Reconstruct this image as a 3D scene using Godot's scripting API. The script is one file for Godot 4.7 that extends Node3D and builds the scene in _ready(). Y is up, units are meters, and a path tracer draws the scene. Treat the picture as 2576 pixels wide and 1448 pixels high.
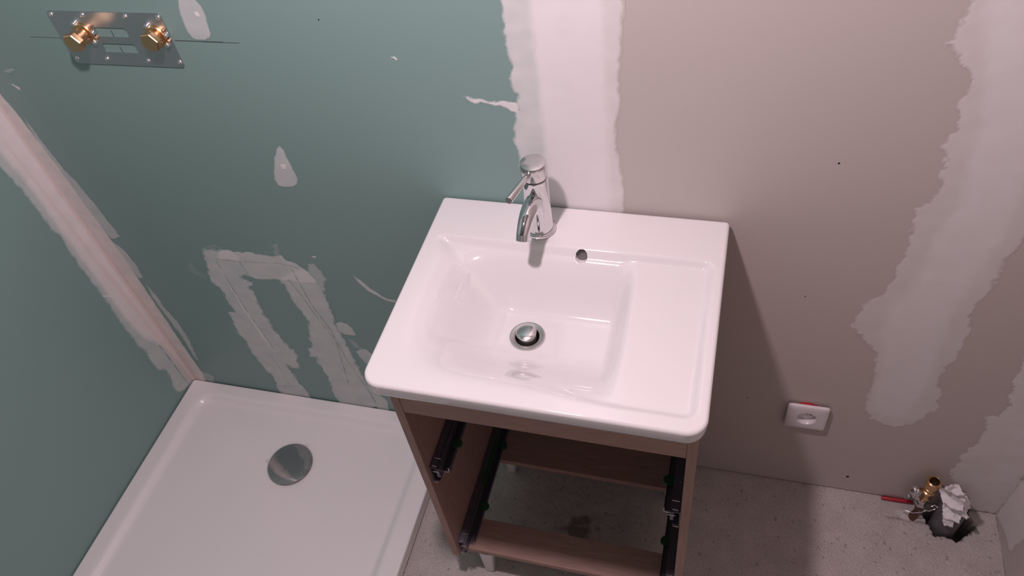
extends Node3D
# A small bathroom being fitted out: washbasin on an open vanity, shower tray, plastered boards.
# Shapes are worked out in units of 1 / S metres; Buf multiplies by S as it collects them.

const S := 1.05
const XL := -1.1363      # left wall
const XR := 0.8853       # right wall
const ZF := 2.05         # front wall
const YC := 2.43         # ceiling
const HB := 0.8074       # washbasin rim height
const DB := 0.4106       # washbasin depth
const AB := 0.2482       # washbasin half width
const YT := 0.0391       # shower tray rim
var P := {}
var M := {}
var noise_a := FastNoiseLite.new()
var noise_b := FastNoiseLite.new()


class Buf:
	var st := SurfaceTool.new()
	var group := 100

	func _init() -> void:
		st.begin(Mesh.PRIMITIVE_TRIANGLES)

	func tri(a: Vector3, b: Vector3, c: Vector3, hint: Vector3, g: int = -1) -> void:
		var n := (b - a).cross(c - a)
		if n.length_squared() < 1e-18:
			return
		st.set_smooth_group(g)
		if n.dot(hint) > 0.0:
			st.add_vertex(a * S); st.add_vertex(c * S); st.add_vertex(b * S)
		else:
			st.add_vertex(a * S); st.add_vertex(b * S); st.add_vertex(c * S)

	func quad(a: Vector3, b: Vector3, c: Vector3, d: Vector3, hint: Vector3, g: int = -1) -> void:
		tri(a, b, c, hint, g)
		tri(a, c, d, hint, g)

	# a box with chamfered edges
	func box(c: Vector3, size: Vector3, bev: float = 0.001, basis: Basis = Basis()) -> void:
		var h := size * 0.5
		var e := minf(bev, minf(h.x, minf(h.y, h.z)) * 0.9)
		var at := func(i: int, s: Vector3) -> Vector3:
			var q := Vector3(s.x * (h.x - e), s.y * (h.y - e), s.z * (h.z - e))
			q[i] = s[i] * h[i]
			return c + basis * q
		for i in 3:
			var j := (i + 1) % 3
			var k := (i + 2) % 3
			for s in [-1.0, 1.0]:
				var q: Array[Vector3] = []
				for t in [[-1.0, -1.0], [1.0, -1.0], [1.0, 1.0], [-1.0, 1.0]]:
					var v := Vector3.ZERO
					v[i] = s; v[j] = t[0]; v[k] = t[1]
					q.append(at.call(i, v))
				var n := Vector3.ZERO
				n[i] = s
				quad(q[0], q[1], q[2], q[3], basis * n)
				for t in [-1.0, 1.0]:
					var v0 := Vector3.ZERO
					v0[i] = s; v0[j] = t; v0[k] = -1.0
					var v1 := v0
					v1[k] = 1.0
					n = Vector3.ZERO
					n[i] = s; n[j] = t
					quad(at.call(i, v0), at.call(i, v1), at.call(j, v1), at.call(j, v0), basis * n)
		for x in [-1.0, 1.0]:
			for y in [-1.0, 1.0]:
				for z in [-1.0, 1.0]:
					var v := Vector3(x, y, z)
					tri(at.call(0, v), at.call(1, v), at.call(2, v), basis * v)

	# a profile of (radius, height) turned about the y axis of «at»
	func lathe(at: Transform3D, prof: Array, seg: int = 32, turn: float = 0.0) -> void:
		group += 1
		var g := group
		for k in prof.size() - 1:
			var p: Vector2 = prof[k]
			var q: Vector2 = prof[k + 1]
			if k > 0:
				var was: Vector2 = p - (prof[k - 1] as Vector2)
				if absf(was.angle_to(q - p)) > 0.6:
					group += 1
					g = group
			var out := Vector2(q.y - p.y, p.x - q.x)
			for i in seg:
				var a := TAU * i / seg + turn
				var b := TAU * ((i + 1) % seg) / seg + turn
				var da := Vector3(cos(a), 0, sin(a))
				var db := Vector3(cos(b), 0, sin(b))
				var hint := at.basis * ((da + db).normalized() * out.x + Vector3(0, out.y, 0))
				quad(at * (da * p.x + Vector3(0, p.y, 0)), at * (db * p.x + Vector3(0, p.y, 0)), at * (db * q.x + Vector3(0, q.y, 0)), at * (da * q.x + Vector3(0, q.y, 0)), hint, g if seg > 8 else -1)

	# a round bar along a line of points; sx and sy squash its section
	func tube(path: Array, radii: Array, seg: int = 16, squash: Vector2 = Vector2.ONE, up: Vector3 = Vector3.UP, caps: bool = true) -> void:
		group += 1
		var rings: Array = []
		for k in path.size():
			var t: Vector3 = (path[mini(k + 1, path.size() - 1)] - path[maxi(k - 1, 0)])
			t = t.normalized()
			var u := up.cross(t)
			if u.length() < 0.05:
				u = Vector3.RIGHT.cross(t)
			u = u.normalized()
			var v := t.cross(u).normalized()
			var ring: Array = []
			for i in seg:
				var a := TAU * i / seg
				ring.append(path[k] + (u * cos(a) * squash.x + v * sin(a) * squash.y) * radii[k])
			rings.append(ring)
		for k in path.size() - 1:
			for i in seg:
				var j := (i + 1) % seg
				var mid: Vector3 = (path[k] + path[k + 1]) * 0.5
				quad(rings[k][i], rings[k][j], rings[k + 1][j], rings[k + 1][i], (rings[k][i] + rings[k + 1][j]) * 0.5 - mid, group)
		if caps:
			for e in [0, path.size() - 1]:
				var out: Vector3 = (path[0] - path[1]) if e == 0 else (path[e] - path[e - 1])
				for i in seg:
					tri(path[e], rings[e][i], rings[e][(i + 1) % seg], out)

	# a flat outline given thickness; «at» carries x and y of the outline and z of its thickness
	func slab(outline: PackedVector2Array, z0: float, z1: float, at: Transform3D = Transform3D()) -> void:
		var idx := Geometry2D.triangulate_polygon(outline)
		for k in range(0, idx.size(), 3):
			for z in [z0, z1]:
				var q: Array = []
				for m in 3:
					var o := outline[idx[k + m]]
					q.append(at * Vector3(o.x, o.y, z))
				tri(q[0], q[1], q[2], at.basis * Vector3(0, 0, 1.0 if z == z1 else -1.0))
		var area := 0.0
		for k in outline.size():
			area += outline[k].cross(outline[(k + 1) % outline.size()])
		for k in outline.size():
			var a := outline[k]
			var b := outline[(k + 1) % outline.size()]
			var n := (b - a).orthogonal() * (1.0 if area < 0 else -1.0)
			n = Vector2((b - a).y, -(b - a).x) * signf(area)
			quad(at * Vector3(a.x, a.y, z0), at * Vector3(b.x, b.y, z0), at * Vector3(b.x, b.y, z1), at * Vector3(a.x, a.y, z1), at.basis * Vector3(n.x, n.y, 0))

	func mesh() -> ArrayMesh:
		st.generate_normals()
		return st.commit()


func _ready() -> void:
	# camera
	var cam := Camera3D.new()
	cam.name = "camera"
	cam.transform = Transform3D(Basis(Vector3(0.96327, -0.11299, -0.24362), Vector3(-0.10801, 0.66756, -0.73668), Vector3(0.24586, 0.73593, 0.63084)), Vector3(0.2407, 1.7926, 1.0184))
	cam.fov = 40.5839
	cam.near = 0.05
	cam.far = 20.0
	add_child(cam)
	cam.current = true
	# air and exposure: the room is closed, only its bulb lights it
	var we := WorldEnvironment.new()
	we.name = "environment"
	var env := Environment.new()
	env.background_mode = Environment.BG_COLOR
	env.background_color = Color(0.02, 0.02, 0.022)
	env.ambient_light_source = Environment.AMBIENT_SOURCE_DISABLED
	env.tonemap_mode = Environment.TONE_MAPPER_LINEAR
	env.tonemap_exposure = 1.0
	env.sdfgi_enabled = true
	env.ssao_enabled = true
	env.ssil_enabled = true
	we.environment = env
	add_child(we)
	noise_a.seed = 11
	noise_a.frequency = 1.0
	noise_a.fractal_octaves = 3
	noise_b.seed = 29
	noise_b.frequency = 1.0
	noise_b.fractal_octaves = 2
	materials()
	outlines()
	pendant_bulb(Vector3(-0.135, 1.95, 0.54))
	room()
	washbasin()
	mixer_tap()
	vanity_cabinet()
	shower_tray()
	mounting_plate()
	wall_socket()
	corner_pipes()


# ---------------------------------------------------------------- helpers

func pts(a: Array) -> PackedVector2Array:
	var p := PackedVector2Array()
	for k in range(0, a.size(), 2):
		p.append(Vector2(a[k], a[k + 1]) * 0.001)
	return p


func mat(r: float, g: float, b: float, rough: float, metal: float = 0.0) -> StandardMaterial3D:
	var m := StandardMaterial3D.new()
	m.albedo_color = Color(r, g, b).linear_to_srgb()
	m.roughness = rough
	m.metallic = metal
	return m


func noise_map(freq: float, lo: Color, hi: Color, sd: int, size: int = 512, oct: int = 4, mid: float = 0.5) -> NoiseTexture2D:
	var n := FastNoiseLite.new()
	n.seed = sd
	n.frequency = freq
	n.fractal_octaves = oct
	var t := NoiseTexture2D.new()
	t.width = size
	t.height = size
	t.seamless = true
	t.noise = n
	var r := Gradient.new()
	r.offsets = PackedFloat32Array([0.0, mid, 1.0])
	r.colors = PackedColorArray([lo, lo.lerp(hi, 0.5), hi])
	t.color_ramp = r
	return t


func tri_map(m: StandardMaterial3D, tex: Texture2D, scale: Vector3) -> void:
	m.albedo_texture = tex
	m.uv1_triplanar = true
	m.uv1_world_triplanar = true
	m.uv1_scale = scale


const GREEN := Color(0.22, 0.350, 0.322)
const GREY := Color(0.52, 0.475, 0.445)
const PLASTER := Color(0.80, 0.79, 0.79)
const TAN := Color(0.70, 0.585, 0.52)


func materials() -> void:
	M.green = mat(GREEN.r, GREEN.g, GREEN.b, 0.5)
	M.grey = mat(GREY.r, GREY.g, GREY.b, 0.5)
	M.core = mat(0.12, 0.11, 0.1, 0.9)
	M.white_wall = mat(0.36, 0.345, 0.335, 0.85)
	M.ceiling = mat(0.13, 0.125, 0.12, 0.9)
	M.skim = mat(1, 1, 1, 0.55)
	M.skim.vertex_color_use_as_albedo = true
	M.ceramic = mat(0.74, 0.73, 0.73, 0.05)
	M.ceramic.metallic_specular = 0.6
	M.acrylic = mat(0.87, 0.85, 0.85, 0.22)
	M.chrome = mat(0.70, 0.70, 0.71, 0.04, 1.0)
	M.chrome_satin = mat(0.68, 0.67, 0.665, 0.2, 1.0)
	M.cover = mat(0.47, 0.48, 0.485, 0.05, 1.0)
	M.flange = mat(0.66, 0.64, 0.63, 0.3, 1.0)
	M.steel = mat(0.50, 0.54, 0.56, 0.48, 1.0)
	M.screw = mat(0.85, 0.85, 0.86, 0.18, 1.0)
	M.runner = mat(0.17, 0.165, 0.205, 0.38, 0.8)
	M.runner_bright = mat(0.75, 0.75, 0.8, 0.22, 1.0)
	M.runner_green = mat(0.01, 0.07, 0.025, 0.45)
	M.brass = mat(0.70, 0.45, 0.25, 0.27, 1.0)
	M.copper = mat(0.16, 0.085, 0.05, 0.45, 0.6)
	M.dark = mat(0.012, 0.012, 0.012, 0.8)
	M.plastic = mat(0.74, 0.72, 0.73, 0.3)
	M.leg = mat(0.78, 0.76, 0.77, 0.35)
	M.red = mat(0.42, 0.02, 0.035, 0.45)
	M.pvc = mat(0.10, 0.10, 0.11, 0.4)
	M.paper = mat(0.86, 0.85, 0.87, 0.9)
	M.overflow = mat(0.16, 0.15, 0.15, 0.35)
	M.tape = mat(0.66, 0.585, 0.55, 0.6)
	M.pencil = mat(0.08, 0.10, 0.10, 0.8)
	M.wood = mat(1, 1, 1, 0.5)
	tri_map(M.wood, noise_map(0.02, Color(0.59, 0.475, 0.435), Color(0.67, 0.545, 0.50), 5, 512, 4), Vector3(1.2, 14.0, 14.0))
	M.wood_up = mat(1, 1, 1, 0.5)
	tri_map(M.wood_up, noise_map(0.02, Color(0.59, 0.475, 0.435), Color(0.67, 0.545, 0.50), 6, 512, 4), Vector3(14.0, 1.2, 14.0))
	M.concrete = mat(1, 1, 1, 0.92)
	M.concrete.vertex_color_use_as_albedo = true
	tri_map(M.concrete, noise_map(0.09, Color(0.78, 0.78, 0.78), Color(1, 1, 1), 8, 1024, 5), Vector3(2.2, 2.2, 2.2))
	M.film = mat(0.45, 0.45, 0.46, 0.08)
	M.film.transparency = BaseMaterial3D.TRANSPARENCY_ALPHA
	M.film.albedo_color.a = 0.16
	M.film.metallic_specular = 1.0
	M.bulb = mat(0.9, 0.88, 0.85, 0.5)
	M.bulb.emission_enabled = true
	M.bulb.emission = Color(1.0, 0.9, 0.87)
	M.bulb.emission_energy_multiplier = 12.0
	M.lamp_plastic = mat(0.05, 0.05, 0.05, 0.4)


func put(called: String, buf: Buf, m: Material, parent: Node, at: Vector3 = Vector3.ZERO) -> MeshInstance3D:
	return put_mesh(called, buf.mesh(), m, parent, at)


func put_mesh(called: String, mesh: Mesh, m: Material, parent: Node, at: Vector3 = Vector3.ZERO) -> MeshInstance3D:
	var o := MeshInstance3D.new()
	o.name = numbered(called, parent)
	o.mesh = mesh
	o.material_override = m
	o.position = at * S
	o.cast_shadow = GeometryInstance3D.SHADOW_CASTING_SETTING_ON
	parent.add_child(o, true)
	return o


func numbered(called: String, parent: Node) -> String:
	if not parent.has_node(NodePath(called)):
		return called
	var k := 1
	while parent.has_node(NodePath("%s_%03d" % [called, k])):
		k += 1
	return "%s_%03d" % [called, k]


func thing(called: String, label: String, category: String, at: Vector3 = Vector3.ZERO) -> Node3D:
	var o := Node3D.new()
	o.name = numbered(called, self)
	o.position = at * S
	o.set_meta("label", label)
	o.set_meta("category", category)
	add_child(o, true)
	return o


func struct(called: String, label: String, category: String, at: Vector3 = Vector3.ZERO) -> Node3D:
	var o := thing(called, label, category, at)
	o.set_meta("kind", "structure")
	return o


func axis(origin: Vector3, y: Vector3) -> Transform3D:
	y = y.normalized()
	var x := y.cross(Vector3(0.123, 0.2, 1.0)).normalized()
	return Transform3D(Basis(x, y, x.cross(y)), origin)


func sd_poly(p: Vector2, poly: PackedVector2Array) -> float:   # positive inside
	var best := 1e9
	var n := poly.size()
	for k in n:
		var c := Geometry2D.get_closest_point_to_segment(p, poly[k], poly[(k + 1) % n])
		best = minf(best, p.distance_squared_to(c))
	best = sqrt(best)
	return best if Geometry2D.is_point_in_polygon(p, poly) else -best


func sd_line(p: Vector2, line: PackedVector2Array) -> float:
	var best := 1e9
	for k in line.size() - 1:
		var c := Geometry2D.get_closest_point_to_segment(p, line[k], line[k + 1])
		best = minf(best, p.distance_squared_to(c))
	return sqrt(best)


# A skim of filler on a board, in metres: its outline layers (outline, colour, cover, feather, roughness of its edge), and scored lines.
# Thin filler lets the board's colour through; the skim stands proud where it is thick.
func skim(called: String, parent: Node, o: Vector3, u: Vector3, v: Vector3, n: Vector3, base: Color, layers: Array, lines: Array = [], step: float = 0.002, stuff: bool = false) -> MeshInstance3D:
	var lo := Vector2(1e9, 1e9)
	var hi := -lo
	var boxes: Array = []
	for l in layers:
		var r := Rect2(l[0][0], Vector2.ZERO)
		for q in l[0]:
			r = r.expand(q)
		r = r.grow(l[3] + l[4] * 1.5 + 0.002)
		boxes.append(r)
		lo = lo.min(r.position)
		hi = hi.max(r.end)
	var nx := int((hi.x - lo.x) / step) + 2
	var ny := int((hi.y - lo.y) / step) + 2
	var cover := PackedFloat32Array()
	var tall := PackedFloat32Array()
	var col := PackedColorArray()
	cover.resize(nx * ny); tall.resize(nx * ny); col.resize(nx * ny)
	for j in ny:
		for i in nx:
			var p := lo + Vector2(i, j) * step
			var c := GREY if base == GREEN and n.z > 0.5 and p.x > 0.0 else base
			var all := 0.0
			var h := 0.0
			for k in layers.size():
				if not boxes[k].has_point(p):
					continue
				var l = layers[k]
				var w: float = l[4]
				var q := p + Vector2(noise_a.get_noise_2d(p.x * 55.0, p.y * 32.0), noise_b.get_noise_2d(p.x * 34.0 + 7.0, p.y * 60.0)) * w * 0.9 + Vector2(noise_b.get_noise_2d(p.x * 330.0, p.y * 170.0), noise_a.get_noise_2d(p.x * 190.0 + 3.0, p.y * 330.0)) * w * 0.3
				var d := sd_poly(q, l[0])
				var f: float = l[3]
				var a := smoothstep(-f * 0.35, f, d) * float(l[2])
				a *= 1.0 + 0.16 * noise_b.get_noise_2d(p.x * 14.0 + k * 5.0, p.y * 20.0)
				a = clampf(a, 0.0, 1.0)
				c = c.lerp(l[1], a)
				all = 1.0 - (1.0 - all) * (1.0 - a)
				h = maxf(h, h * 0.6 + a * 0.0009)
			for l in lines:
				if all > 0.02:
					var d := sd_line(p, l[0])
					var a := (1.0 - smoothstep(float(l[1]) * 0.4, float(l[1]), d)) * float(l[3])
					a *= clampf(0.75 + 0.9 * noise_b.get_noise_2d(p.x * 60.0, p.y * 25.0), 0.0, 1.0)
					c = c.lerp(l[2], a)
					h -= a * 0.0006
			var id := j * nx + i
			cover[id] = all
			col[id] = c
			tall[id] = 0.0002 + maxf(h, 0.0) + all * 0.00012 * noise_a.get_noise_2d(p.x * 26.0, p.y * 18.0)
	var at := PackedInt32Array()
	at.resize(nx * ny)
	at.fill(-1)
	var vs := PackedVector3Array()
	var ns := PackedVector3Array()
	var cs := PackedColorArray()
	var ix := PackedInt32Array()
	for j in ny - 1:
		for i in nx - 1:
			var a := j * nx + i
			if maxf(maxf(cover[a], cover[a + 1]), maxf(cover[a + nx], cover[a + nx + 1])) < 0.03:
				continue
			for id in [a, a + 1, a + nx + 1, a + nx]:
				if at[id] < 0:
					at[id] = vs.size()
					var x: int = id % nx
					var y: int = id / nx
					var p := lo + Vector2(x, y) * step
					vs.append(u * p.x + v * p.y + n * tall[id])
					var gx: float = (tall[y * nx + mini(x + 1, nx - 1)] - tall[y * nx + maxi(x - 1, 0)]) / (2.0 * step)
					var gy: float = (tall[mini(y + 1, ny - 1) * nx + x] - tall[maxi(y - 1, 0) * nx + x]) / (2.0 * step)
					ns.append((n - u * gx - v * gy).normalized())
					cs.append(col[id])
			var q := [at[a], at[a + 1], at[a + nx + 1], at[a + nx]]
			if u.cross(v).dot(n) > 0.0:
				ix.append_array([q[0], q[2], q[1], q[0], q[3], q[2]])
			else:
				ix.append_array([q[0], q[1], q[2], q[0], q[2], q[3]])
	var arr: Array = []
	arr.resize(Mesh.ARRAY_MAX)
	arr[Mesh.ARRAY_VERTEX] = vs
	arr[Mesh.ARRAY_NORMAL] = ns
	arr[Mesh.ARRAY_COLOR] = cs
	arr[Mesh.ARRAY_INDEX] = ix
	var mesh := ArrayMesh.new()
	mesh.add_surface_from_arrays(Mesh.PRIMITIVE_TRIANGLES, arr)
	var mi := put_mesh(called, mesh, M.skim, parent)
	mi.position = o
	if stuff:
		mi.set_meta("kind", "stuff")
	return mi


# ---------------------------------------------------------------- light

func pendant_bulb(c: Vector3) -> void:
	var t := thing("pendant_bulb", "bare glowing bulb hanging on a short flex from the ceiling", "light bulb", c)
	var b := Buf.new()
	var prof: Array = []
	for k in 13:
		var a := PI * k / 12.0
		prof.append(Vector2(sin(a) * 0.033, -cos(a) * 0.033))
	b.lathe(Transform3D(), prof, 24)
	put("glass_bulb", b, M.bulb, t)
	b = Buf.new()
	b.lathe(Transform3D(Basis(), Vector3(0, 0.033, 0)), [Vector2(0, 0), Vector2(0.016, 0.0), Vector2(0.018, 0.03), Vector2(0.012, 0.045), Vector2(0, 0.046)], 20)
	put("lamp_holder", b, M.lamp_plastic, t)
	b = Buf.new()
	b.tube([Vector3(0, 0.078, 0), Vector3(0, YC - c.y, 0)], [0.0035, 0.0035], 8)
	put("flex", b, M.lamp_plastic, t)
	var l := OmniLight3D.new()
	l.name = "bulb_lamp"
	l.light_color = Color(1.0, 0.90, 0.935)
	l.light_energy = 1.28
	l.light_size = 0.034
	l.omni_range = 8.0
	l.omni_attenuation = 2.0
	l.shadow_enabled = true
	t.add_child(l)


# ---------------------------------------------------------------- the room

func room() -> void:
	floor_slab()
	var b := Buf.new()
	b.box(Vector3((XL + XR) / 2, YC + 0.05, ZF / 2), Vector3(XR - XL + 0.4, 0.1, ZF + 0.4), 0.001)
	var c := struct("ceiling", "plain dark unfinished ceiling above the bathroom", "ceiling")
	put("ceiling_board", b, M.ceiling, c)
	b = Buf.new()
	b.box(Vector3((XL + XR) / 2, YC / 2, ZF + 0.05), Vector3(XR - XL + 0.4, YC, 0.1), 0.001)
	c = struct("wall_front", "plain grey wall behind the viewer", "wall")
	put("wall_board", b, M.white_wall, c)

	# the far wall: green board, grey board, and the filler on them
	c = struct("wall_back", "far wall of green and grey boards with filled joints", "wall")
	b = Buf.new()
	b.box(Vector3((XL + XR) / 2, YC / 2, -0.062), Vector3(XR - XL + 0.4, YC, 0.1), 0.001)
	put("wall_core", b, M.core, c)
	var seam := 0.0
	b = Buf.new()
	b.box(Vector3((XL + seam) / 2 - 0.0005, YC / 2 + 0.0015, -0.006), Vector3(seam - XL - 0.001, YC - 0.003, 0.012), 0.0006)
	put("green_board", b, M.green, c).set_meta("label", "green moisture resistant plasterboard")
	b = Buf.new()
	b.box(Vector3((XR + seam) / 2, YC / 2 + 0.0015, -0.006), Vector3(XR - seam, YC - 0.003, 0.012), 0.0006)
	put("grey_board", b, M.grey, c).set_meta("label", "grey plasterboard")
	var o := Vector3.ZERO
	var u := Vector3.RIGHT
	var v := Vector3.UP
	var n := Vector3.BACK
	skim("joint_filler", c, o, u, v, n, GREEN, [[P.joint_wide, PLASTER, 0.72, 0.005, 0.0045], [P.joint_core, PLASTER, 1.0, 0.014, 0.003], [P.joint_spur, PLASTER, 0.9, 0.002, 0.004]], [], 0.002)
	skim("pipe_chase_filler", c, o, u, v, n, GREEN, [[P.arch_left, PLASTER, 0.62, 0.006, 0.008], [P.arch_right, PLASTER, 0.62, 0.006, 0.008], [P.arch_top, PLASTER, 0.66, 0.003, 0.005], [P.arch_knob, PLASTER, 0.45, 0.004, 0.005], [P.arch_side, PLASTER, 0.6, 0.003, 0.003], [P.blob_upper, PLASTER, 0.58, 0.002, 0.003], [P.blob_smear, PLASTER, 0.25, 0.005, 0.006], [P.blob_lower, PLASTER, 0.55, 0.003, 0.004], [P.smear_a, PLASTER, 0.22, 0.006, 0.006], [P.smear_d, PLASTER, 0.12, 0.006, 0.008], [P.ridge, PLASTER, 0.8, 0.003, 0.002]],
		[[P.groove_a, 0.003, GREEN * 0.9, 0.65], [P.groove_b, 0.002, GREEN * 0.9, 0.5], [P.groove_c, 0.0022, GREEN * 0.8, 0.7], [P.groove_d, 0.0022, GREEN * 0.8, 0.7], [P.groove_e, 0.002, GREEN * 0.9, 0.5], [P.groove_f, 0.0025, GREEN, 0.6], [P.groove_g, 0.002, GREEN, 0.6]], 0.002)
	skim("filler_swipe", c, o, u, v, n, GREEN, [[P.swipe, PLASTER, 0.75, 0.005, 0.004]], [], 0.0015)
	skim("filler_smear", c, o, u, v, n, GREEN, [[P.smear_c, PLASTER, 0.10, 0.012, 0.012]], [], 0.003)
	skim("filler_smear", c, o, u, v, n, GREEN, [[P.smear_b, PLASTER, 0.8, 0.002, 0.003]], [], 0.0015)
	skim("corner_filler", c, o, u, v, n, GREEN, [[P.corner_back, PLASTER.lerp(TAN, 0.35), 0.95, 0.003, 0.002], [P.corner_back_tan, TAN, 0.75, 0.012, 0.002], [P.sliver_a, PLASTER, 0.5, 0.003, 0.003], [P.sliver_b, PLASTER, 0.55, 0.003, 0.003], [P.sliver_c, PLASTER, 0.5, 0.003, 0.004], [P.sliver_foot, PLASTER, 0.3, 0.006, 0.006]], [], 0.002)
	skim("filled_screw_spot", c, o, u, v, n, GREEN, [[P.drop_upper, PLASTER, 0.55, 0.003, 0.002], [P.drop_upper_dot, PLASTER, 1.0, 0.002, 0.001]], [], 0.0015)
	skim("filled_screw_spot", c, o, u, v, n, GREEN, [[P.drop_lower, PLASTER, 0.6, 0.003, 0.002], [P.drop_lower_dot, PLASTER, 1.0, 0.002, 0.001]], [], 0.0015)
	skim("filler_speck", c, o, u, v, n, GREEN, [[P.mark_a, PLASTER, 0.8, 0.003, 0.004]], [], 0.0015)
	skim("filler_speck", c, o, u, v, n, GREEN, [[P.mark_b, PLASTER, 0.9, 0.002, 0.005]], [], 0.0015)
	skim("filler_speck", c, o, u, v, n, GREEN, [[P.mark_c, PLASTER, 0.3, 0.003, 0.006]], [], 0.0015)
	skim("joint_filler", c, o, u, v, n, GREY, [[P.band_outer, PLASTER, 0.5, 0.003, 0.009], [P.band_inner, PLASTER, 0.5, 0.02, 0.006]], [], 0.0025)
	skim("corner_filler", c, o, u, v, n, GREY, [[P.corner_right, PLASTER, 0.62, 0.003, 0.009]], [], 0.0025)
	for k in [[-1.004, 1.153, -0.93, 1.153, 0.0008], [-0.694, 1.156, -0.60, 1.1558, 0.0016], [-0.8175, 1.170, -0.8172, 1.150, 0.0016], [-0.8168, 1.139, -0.8166, 1.126, 0.0016], [-0.64, 1.1553, -0.569, 1.1552, 0.001]]:
		b = Buf.new()
		var p0 := Vector3(k[0], k[1], 0.0002) / S
		var p1 := Vector3(k[2], k[3], 0.0002) / S
		b.box((p0 + p1) / 2, Vector3(absf(p1.x - p0.x) + k[4] * 0.8, absf(p1.y - p0.y) + k[4] * 0.8, 0.0003), 0.00005)
		put("pencil_line", b, M.pencil, c)
	for k in [[0.598, 0.064, 0.0035], [0.409, 0.673, 0.0012], [0.41, 0.983, 0.0016], [-0.405, 1.202, 0.0012], [0.343, 0.327, 0.0012]]:
		b = Buf.new()
		b.lathe(axis(Vector3(k[0], k[1], -0.0004) / S, Vector3.BACK), [Vector2(k[2], 0), Vector2(k[2], 0.0006), Vector2(0, 0.0007)], 16)
		put("drilled_hole", b, M.dark, c)

	# the left wall: one green board with the filled corner
	c = struct("wall_left", "green board wall beside the shower tray with filled corner", "wall", Vector3(XL, 0, 0))
	b = Buf.new()
	b.box(Vector3(-0.062, YC / 2, ZF / 2), Vector3(0.1, YC, ZF + 0.3), 0.001)
	put("wall_core", b, M.core, c)
	b = Buf.new()
	b.box(Vector3(-0.006, YC / 2 + 0.0015, ZF / 2), Vector3(0.012, YC - 0.003, ZF), 0.0006)
	put("green_board", b, M.green, c)
	u = Vector3.BACK
	n = Vector3.RIGHT
	skim("corner_filler", c, o, u, v, n, GREEN, [[P.corner_left_outer, PLASTER, 0.5, 0.007, 0.005], [P.corner_left, PLASTER.lerp(TAN, 0.2), 0.92, 0.012, 0.003], [P.corner_left_tan, TAN, 0.4, 0.006, 0.002], [P.corner_tick, PLASTER, 0.6, 0.001, 0.0]], [[P.corner_line, 0.0016, GREEN * 0.5, 0.9]], 0.002)

	b = Buf.new()
	var cove: Array = []
	for k in 9:
		var a := PI + PI / 2 * k / 8.0
		cove.append(Vector3(0.009 + cos(a) * 0.009, 0, 0.009 + sin(a) * 0.009))
	for k in 8:
		var up := Vector3(0, YC, 0)
		var lift := Vector3(0, YT + 0.001, 0)
		b.quad(cove[k] + lift, cove[k + 1] + lift, cove[k + 1] + up, cove[k] + up, Vector3(1, 0, 1), 1)
	b.quad(cove[0] + Vector3(0, YT + 0.001, 0), cove[8] + Vector3(0, YT + 0.001, 0), Vector3(0, YT + 0.001, 0), Vector3(0, YT + 0.001, 0), Vector3.DOWN)
	put("corner_tape", b, M.tape, c)

	# the right wall: grey board, filled towards the corner
	c = struct("wall_right", "grey board wall at the right, filled near the corner", "wall", Vector3(XR, 0, 0))
	b = Buf.new()
	b.box(Vector3(0.062, YC / 2, ZF / 2), Vector3(0.1, YC, ZF + 0.3), 0.001)
	put("wall_core", b, M.core, c)
	b = Buf.new()
	b.box(Vector3(0.006, YC / 2 - 0.001, ZF / 2), Vector3(0.012, YC, ZF), 0.0006)
	put("grey_board", b, M.grey, c)
	n = Vector3.LEFT
	skim("corner_filler", c, o, u, v, n, GREY, [[P.right_plaster, PLASTER, 0.6, 0.006, 0.006]], [], 0.0025)


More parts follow.
